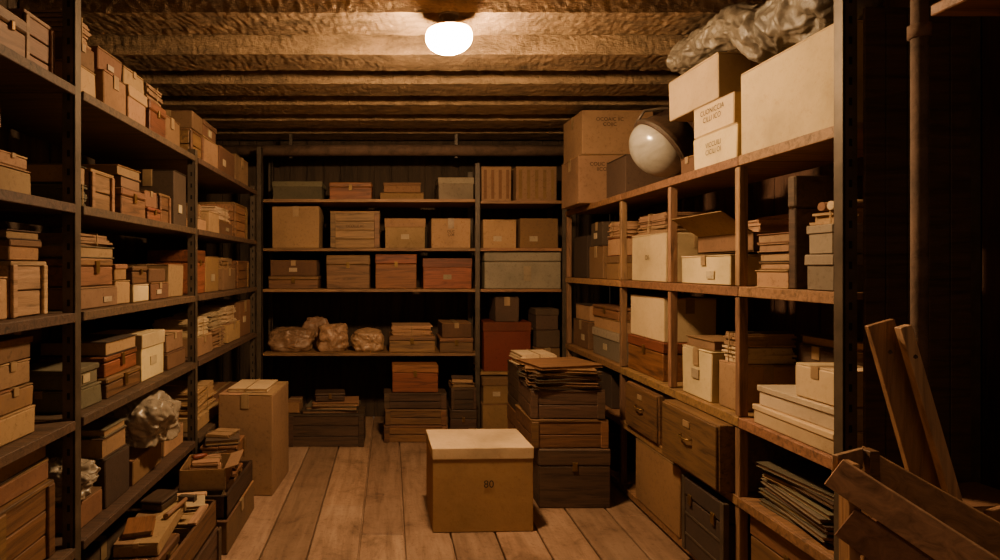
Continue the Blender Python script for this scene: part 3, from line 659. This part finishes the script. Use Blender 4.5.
# upper cells z 1.37
S('R',572,586,1.37,.05,.3,[(236,'c','dark','dark carton in the farthest upper cubby')])
S('R',588,603,1.37,.03,.3,[(246,'c','brown','brown carton in the farthest upper cubby'),(222,'c','dark','dark carton atop the brown one, farthest upper cubby')])
S('R',604,618,1.37,.03,.3,[(256,'l','brown','lidded box next to the pale carton, farthest upper cubby'),(238,'b','red','red book on the lidded box, farthest upper cubby'),(222,'p','tan','tan papers on the red book, farthest upper cubby')])
S('R',630,665,1.37,.02,.38,[(234,'c','pale','big pale carton filling the second upper cubby',{'st':False,'mark':'OII','ms':.04}),(226,'p','tan','crumpled papers on the big pale carton'),(214,'p','tan','tan paper sheaf at top of the second upper cubby')])
S('R',678,730,1.37,.02,.36,[(255,'c','pale','low pale taped carton under the open flap box',{'seam':False,'st':True})])
T('o','brown',1.60,1.90,2.64,3.12,1.522,1.61,'open brown carton with raised flap in the third upper cubby',0,'R',flaps=[('f',.17,1.0),('b',.1,.1)],ft='tan')
T('p','tan',1.66,1.84,2.70,3.0,1.532,1.67,'tan papers inside the open carton, third upper cubby',0,'R')
S('R',752,787,1.37,.02,.3,[(270,'b','tan','tan ledger at bottom of nearest upper cubby pile'),(262,'b','brown','brown ledger second in nearest upper cubby pile'),(252,'b','dark','dark ledger in nearest upper cubby pile'),(243,'b','tan','upper tan ledger in nearest upper cubby pile'),(233,'b','brown','brown ledger topping nearest upper cubby pile')])
S('R',800,838,1.37,-.01,.40,[(254,'l','grey','lower grey lidded box behind the tall steel upright'),(224,'l','grey','upper grey lidded box behind the tall steel upright')])
T('p','tan',1.56,1.80,2.06,2.24,1.597,1.65,'folded papers on the upper grey lidded box',.2,'R')
T('w','wdark',1.53,1.85,2.265,2.305,1.371,1.80,'tall dark case standing upright in the nearest upper cubby',0,'R')
for k in range(3):
    bm=B(); tube(bm,[(0,0,0),(.24,.02*k,0)],.016,12); o=obj('paper_roll',bm,['tan','paper','brown'][k]); o.location=(1.56,2.08+.045*k,1.672); tag(o,['tan paper roll lying nearest on the folded papers, upper cubby','cream paper roll lying in the middle on the folded papers','brown paper roll lying farthest on the folded papers'][k],'roll','rolls in the upper cubby')
# lower cells z .81
S('R',572,588,.81,.04,.3,[(320,'c','brown','brown carton in the farthest lower cubby'),(304,'b','dark','dark book on that farthest lower carton')])
S('R',590,618,.81,.02,.34,[(330,'l','grey','grey label box in the farthest lower cubby',{'st':True}),(318,'b','tan','tan book on the grey label box'),(306,'w','wbrown','small brown box topping the grey label box')])
S('R',624,662,.81,.02,.34,[(338,'w','wred','reddish wooden box under the pale carton, second lower cubby'),(296,'c','pale','pale carton on the reddish wooden box',{'st':False})])
S('R',681,712,.81,.02,.3,[(348,'c','pale','pale carton with label in the third lower cubby',{'st':True}),(338,'b','brown','brown book on the labelled pale carton')])
S('R',716,735,.81,.03,.3,[(362,'c','tan','tan carton beside the labelled pale one, third lower cubby'),(346,'p','paper','paper bundle on the tan carton, third lower cubby'),(332,'p','tan','tan folders topping the third lower cubby')])
ztop=S('R',750,842,.81,-.0,.21,[(420,'l','pale','long pale box lying at front of nearest lower cubby',{'w':.98,'st':False}),(398,'l','white','whiter long box on the first, nearest lower cubby',{'w':.9,'st':False})])
T('c','pale',1.53,1.70,2.06,2.26,ztop+.001,ztop+.125,'squat pale carton on the two flat cream boxes, nearest lower cubby',.03,'R',st=False)
T('c','brown',1.73,1.92,2.32,2.55,.811,.98,'brown carton at back of nearest lower cubby',0,'R')
T('c','dark',1.73,1.91,2.33,2.54,.982,1.13,'dark carton at back of nearest lower cubby',0,'R')
T('b','dark',1.73,1.90,2.33,2.53,1.132,1.17,'dark ledger at back of nearest lower cubby',0,'R')
T('c','brown',1.73,1.92,2.03,2.29,.811,.98,'brown carton at back behind the squat pale one',0,'R')
T('c','tan',1.73,1.92,2.04,2.28,.982,1.14,'tan carton at back of nearest lower cubby',0,'R')
T('b','brown',1.73,1.90,2.05,2.27,1.142,1.175,'brown ledger on the tan back carton',.05,'R')
# z .47
S('R',624,657,.47,-.03,.4,[(388,'d','wbrown','brown drawer box with handle, left on the low right shelf')])
S('R',660,731,.47,-.08,.44,[(404,'d','wbrown','wide brown drawer box with handle on the low right shelf')])
S('R',572,612,.47,.03,.4,[(366,'c','dark','dark carton at far end of the low right shelf')])
z=.472
for k in range(9):
    top=k==8
    item('b',['green','grey','green','dark','grey','green','brown','dark','green'][k],1.68+R_.uniform(-.02,.02),2.29+R_.uniform(-.01,.01),z,.42,.27,.018,-PI/2+R_.uniform(-.16,.16),
      'topmost grey-green folder of the slumped pile, low right' if top else 'thin worn folder in the slumped pile, low right shelf','folders in the slumped pile'); z+=.0195
# z .06
S('R',632,678,.06,-.03,.42,[(452,'c','brown','tall brown carton at floor level of the right unit',{'st':False})])
S('R',682,730,.06,-.05,.42,[(478,'t','dark','dark upright trunk at floor level of the right unit',{'sd':True})])
S('R',745,835,.06,.02,.42,[(506,'w','wbrown','low dark wooden chest at floor level, nearest right bay')])
S('R',574,614,.06,.02,.4,[(420,'c','dark','dark carton at floor level, far end of right unit')])

# ------------------------------------------------------------------ right foreground
pp=thing('vertical_pipe','rusty vertical pipe with couplings beside the right shelving','pipe',(1.50,1.70,0))
bm=B(); tube(bm,[(0,0,0),(0,0,1.4),(0,0,2.9)],.020,16); obj('pipe_body',bm,'pipe',pp)
for z in (.5,2.12,2.5):
    bm=B(); lathe(bm,[(.021,z-.02),(.027,z-.018),(.027,z+.018),(.021,z+.02)],18); obj('coupling',bm,'pipe',pp)
p2=thing('vertical_pipe','thinner dark pipe near the right wall','pipe',(2.02,1.80,0))
bm=B(); tube(bm,[(0,0,0),(0,0,1.4),(0,0,2.9)],.016,14); obj('pipe_body',bm,'pipe',p2)
for z in (1.0,2.2):
    bm=B(); lathe(bm,[(.017,z-.02),(.023,z-.018),(.023,z+.018),(.017,z+.02)],18); obj('coupling',bm,'pipe',p2)
ws=thing('wall_shelf','brown plank shelf fixed high on the right wall','shelf')
bm=B(); bx(bm,1.44,2.14,1.30,1.60,2.12,2.15,.003); obj('board',bm,'shelf',ws)
for y in (1.34,1.54):
    bm=B(); bar(bm,(1.7,y,2.115),(2.14,y,1.85),.03,.03); obj('bracket',bm,'wdark',ws)
def lean(label,p0,p1,w,t,up,mat='plankv'):
    o=thing('leaning_plank',label,'plank',p0,0,'planks leaning at the right')
    bm=B(); d=Vector(p1)-Vector(p0); bar(bm,(0,0,0),d,w,t,up); obj('board',bm,mat,o)
    for k in (.06,.94): 
        bm=B(); c=d*k; bmesh.ops.create_icosphere(bm,subdivisions=1,radius=.006,matrix=Matrix.Translation(c+Vector(up).normalized()*t*.5)); obj('nail',bm,'steel',o)
lean('wider reddish plank leaning to the right, rear of the pair',(1.67,1.60,.01),(1.305,1.60,1.305),.072,.016,(0,-1,0))
lean('narrow paler plank leaning in front of the wider one',(1.70,1.55,.01),(1.325,1.55,1.30),.030,.022,(0,-1,0),'plankw')
lean('short plank leaning low beside the paler plank',(1.80,1.50,.01),(1.53,1.52,.84),.045,.016,(0,-1,0))
tr=thing('broken_crate','broken wooden crate with wide boards slanting down, bottom right','crate')
def tb(n,p0,p1,w,t,up=(0,0,1),mat='plankp'):
    bm=B(); bar(bm,p0,p1,w,t,up); obj(n,bm,mat,tr)
tb('side_slat',(1.035,1.40,.975),(1.36,1.02,.705),.014,.075,(0,0,1),'plankl')
tb('side_slat',(1.05,1.385,.865),(1.38,1.03,.60),.014,.08,(0,0,1),'plankp')
tb('side_slat',(1.09,1.375,.735),(1.39,1.04,.48),.014,.09,(0,0,1),'wbrown')
tb('side_slat',(1.12,1.365,.62),(1.40,1.05,.37),.014,.09,(0,0,1),'wdark')
tb('rear_slat',(1.20,1.55,.96),(1.56,1.22,.71),.014,.075)
tb('rear_slat',(1.22,1.53,.84),(1.56,1.22,.60),.014,.075,(0,0,1),'wbrown')
tb('end_slat',(1.045,1.41,.985),(1.20,1.53,.965),.012,.05,(0,0,1),'plankl')
tb('end_slat',(1.09,1.37,.80),(1.22,1.50,.80),.012,.08,(0,0,1),'wbrown')
tb('corner_post',(1.065,1.392,1.00),(1.09,1.42,0),.035,.025,(1,0,0),'plankv'); tb('corner_post',(1.36,1.06,.70),(1.34,1.06,0),.035,.025,(1,0,0),'wbrown')
tb('corner_post',(1.215,1.52,.99),(1.24,1.52,0),.035,.025,(1,0,0),'wbrown'); tb('corner_post',(1.52,1.24,.69),(1.53,1.22,0),.035,.025,(1,0,0),'wbrown')
T('w','wdark',1.56,1.92,1.73,1.93,.001,.72,'dark wooden case on floor between pipe and right shelving')
T('b','brown',1.58,1.90,1.74,1.92,.722,.76,'brown ledger on the dark case by the pipe',.1)

# ------------------------------------------------------------------ light, world, camera
w=bpy.data.worlds.new('w'); bpy.context.scene.world=w; w.use_nodes=True
w.node_tree.nodes['Background'].inputs[0].default_value=(1,.62,.36,1); w.node_tree.nodes['Background'].inputs[1].default_value=.10
ld=bpy.data.lights.new('fill_light','AREA'); ld.energy=3.6; ld.color=(1,.64,.36); ld.shape='RECTANGLE'; ld.size=2.2; ld.size_y=1.6
lo=bpy.data.objects.new('fill_light',ld); COL.objects.link(lo); lo.location=(.2,-.5,1.9); lo.rotation_euler=(math.radians(78),0,0)  # added unseen fill behind the camera, lifts the dim shelves
cam=bpy.data.cameras.new('cam'); co=bpy.data.objects.new('cam',cam); COL.objects.link(co)
co.location=(0,0,CZ); co.rotation_euler=(PI/2,0,0); cam.lens=21.6; cam.sensor_width=36; cam.shift_x=.11; cam.shift_y=-.012
cam.clip_start=.05
bpy.context.scene.camera=co
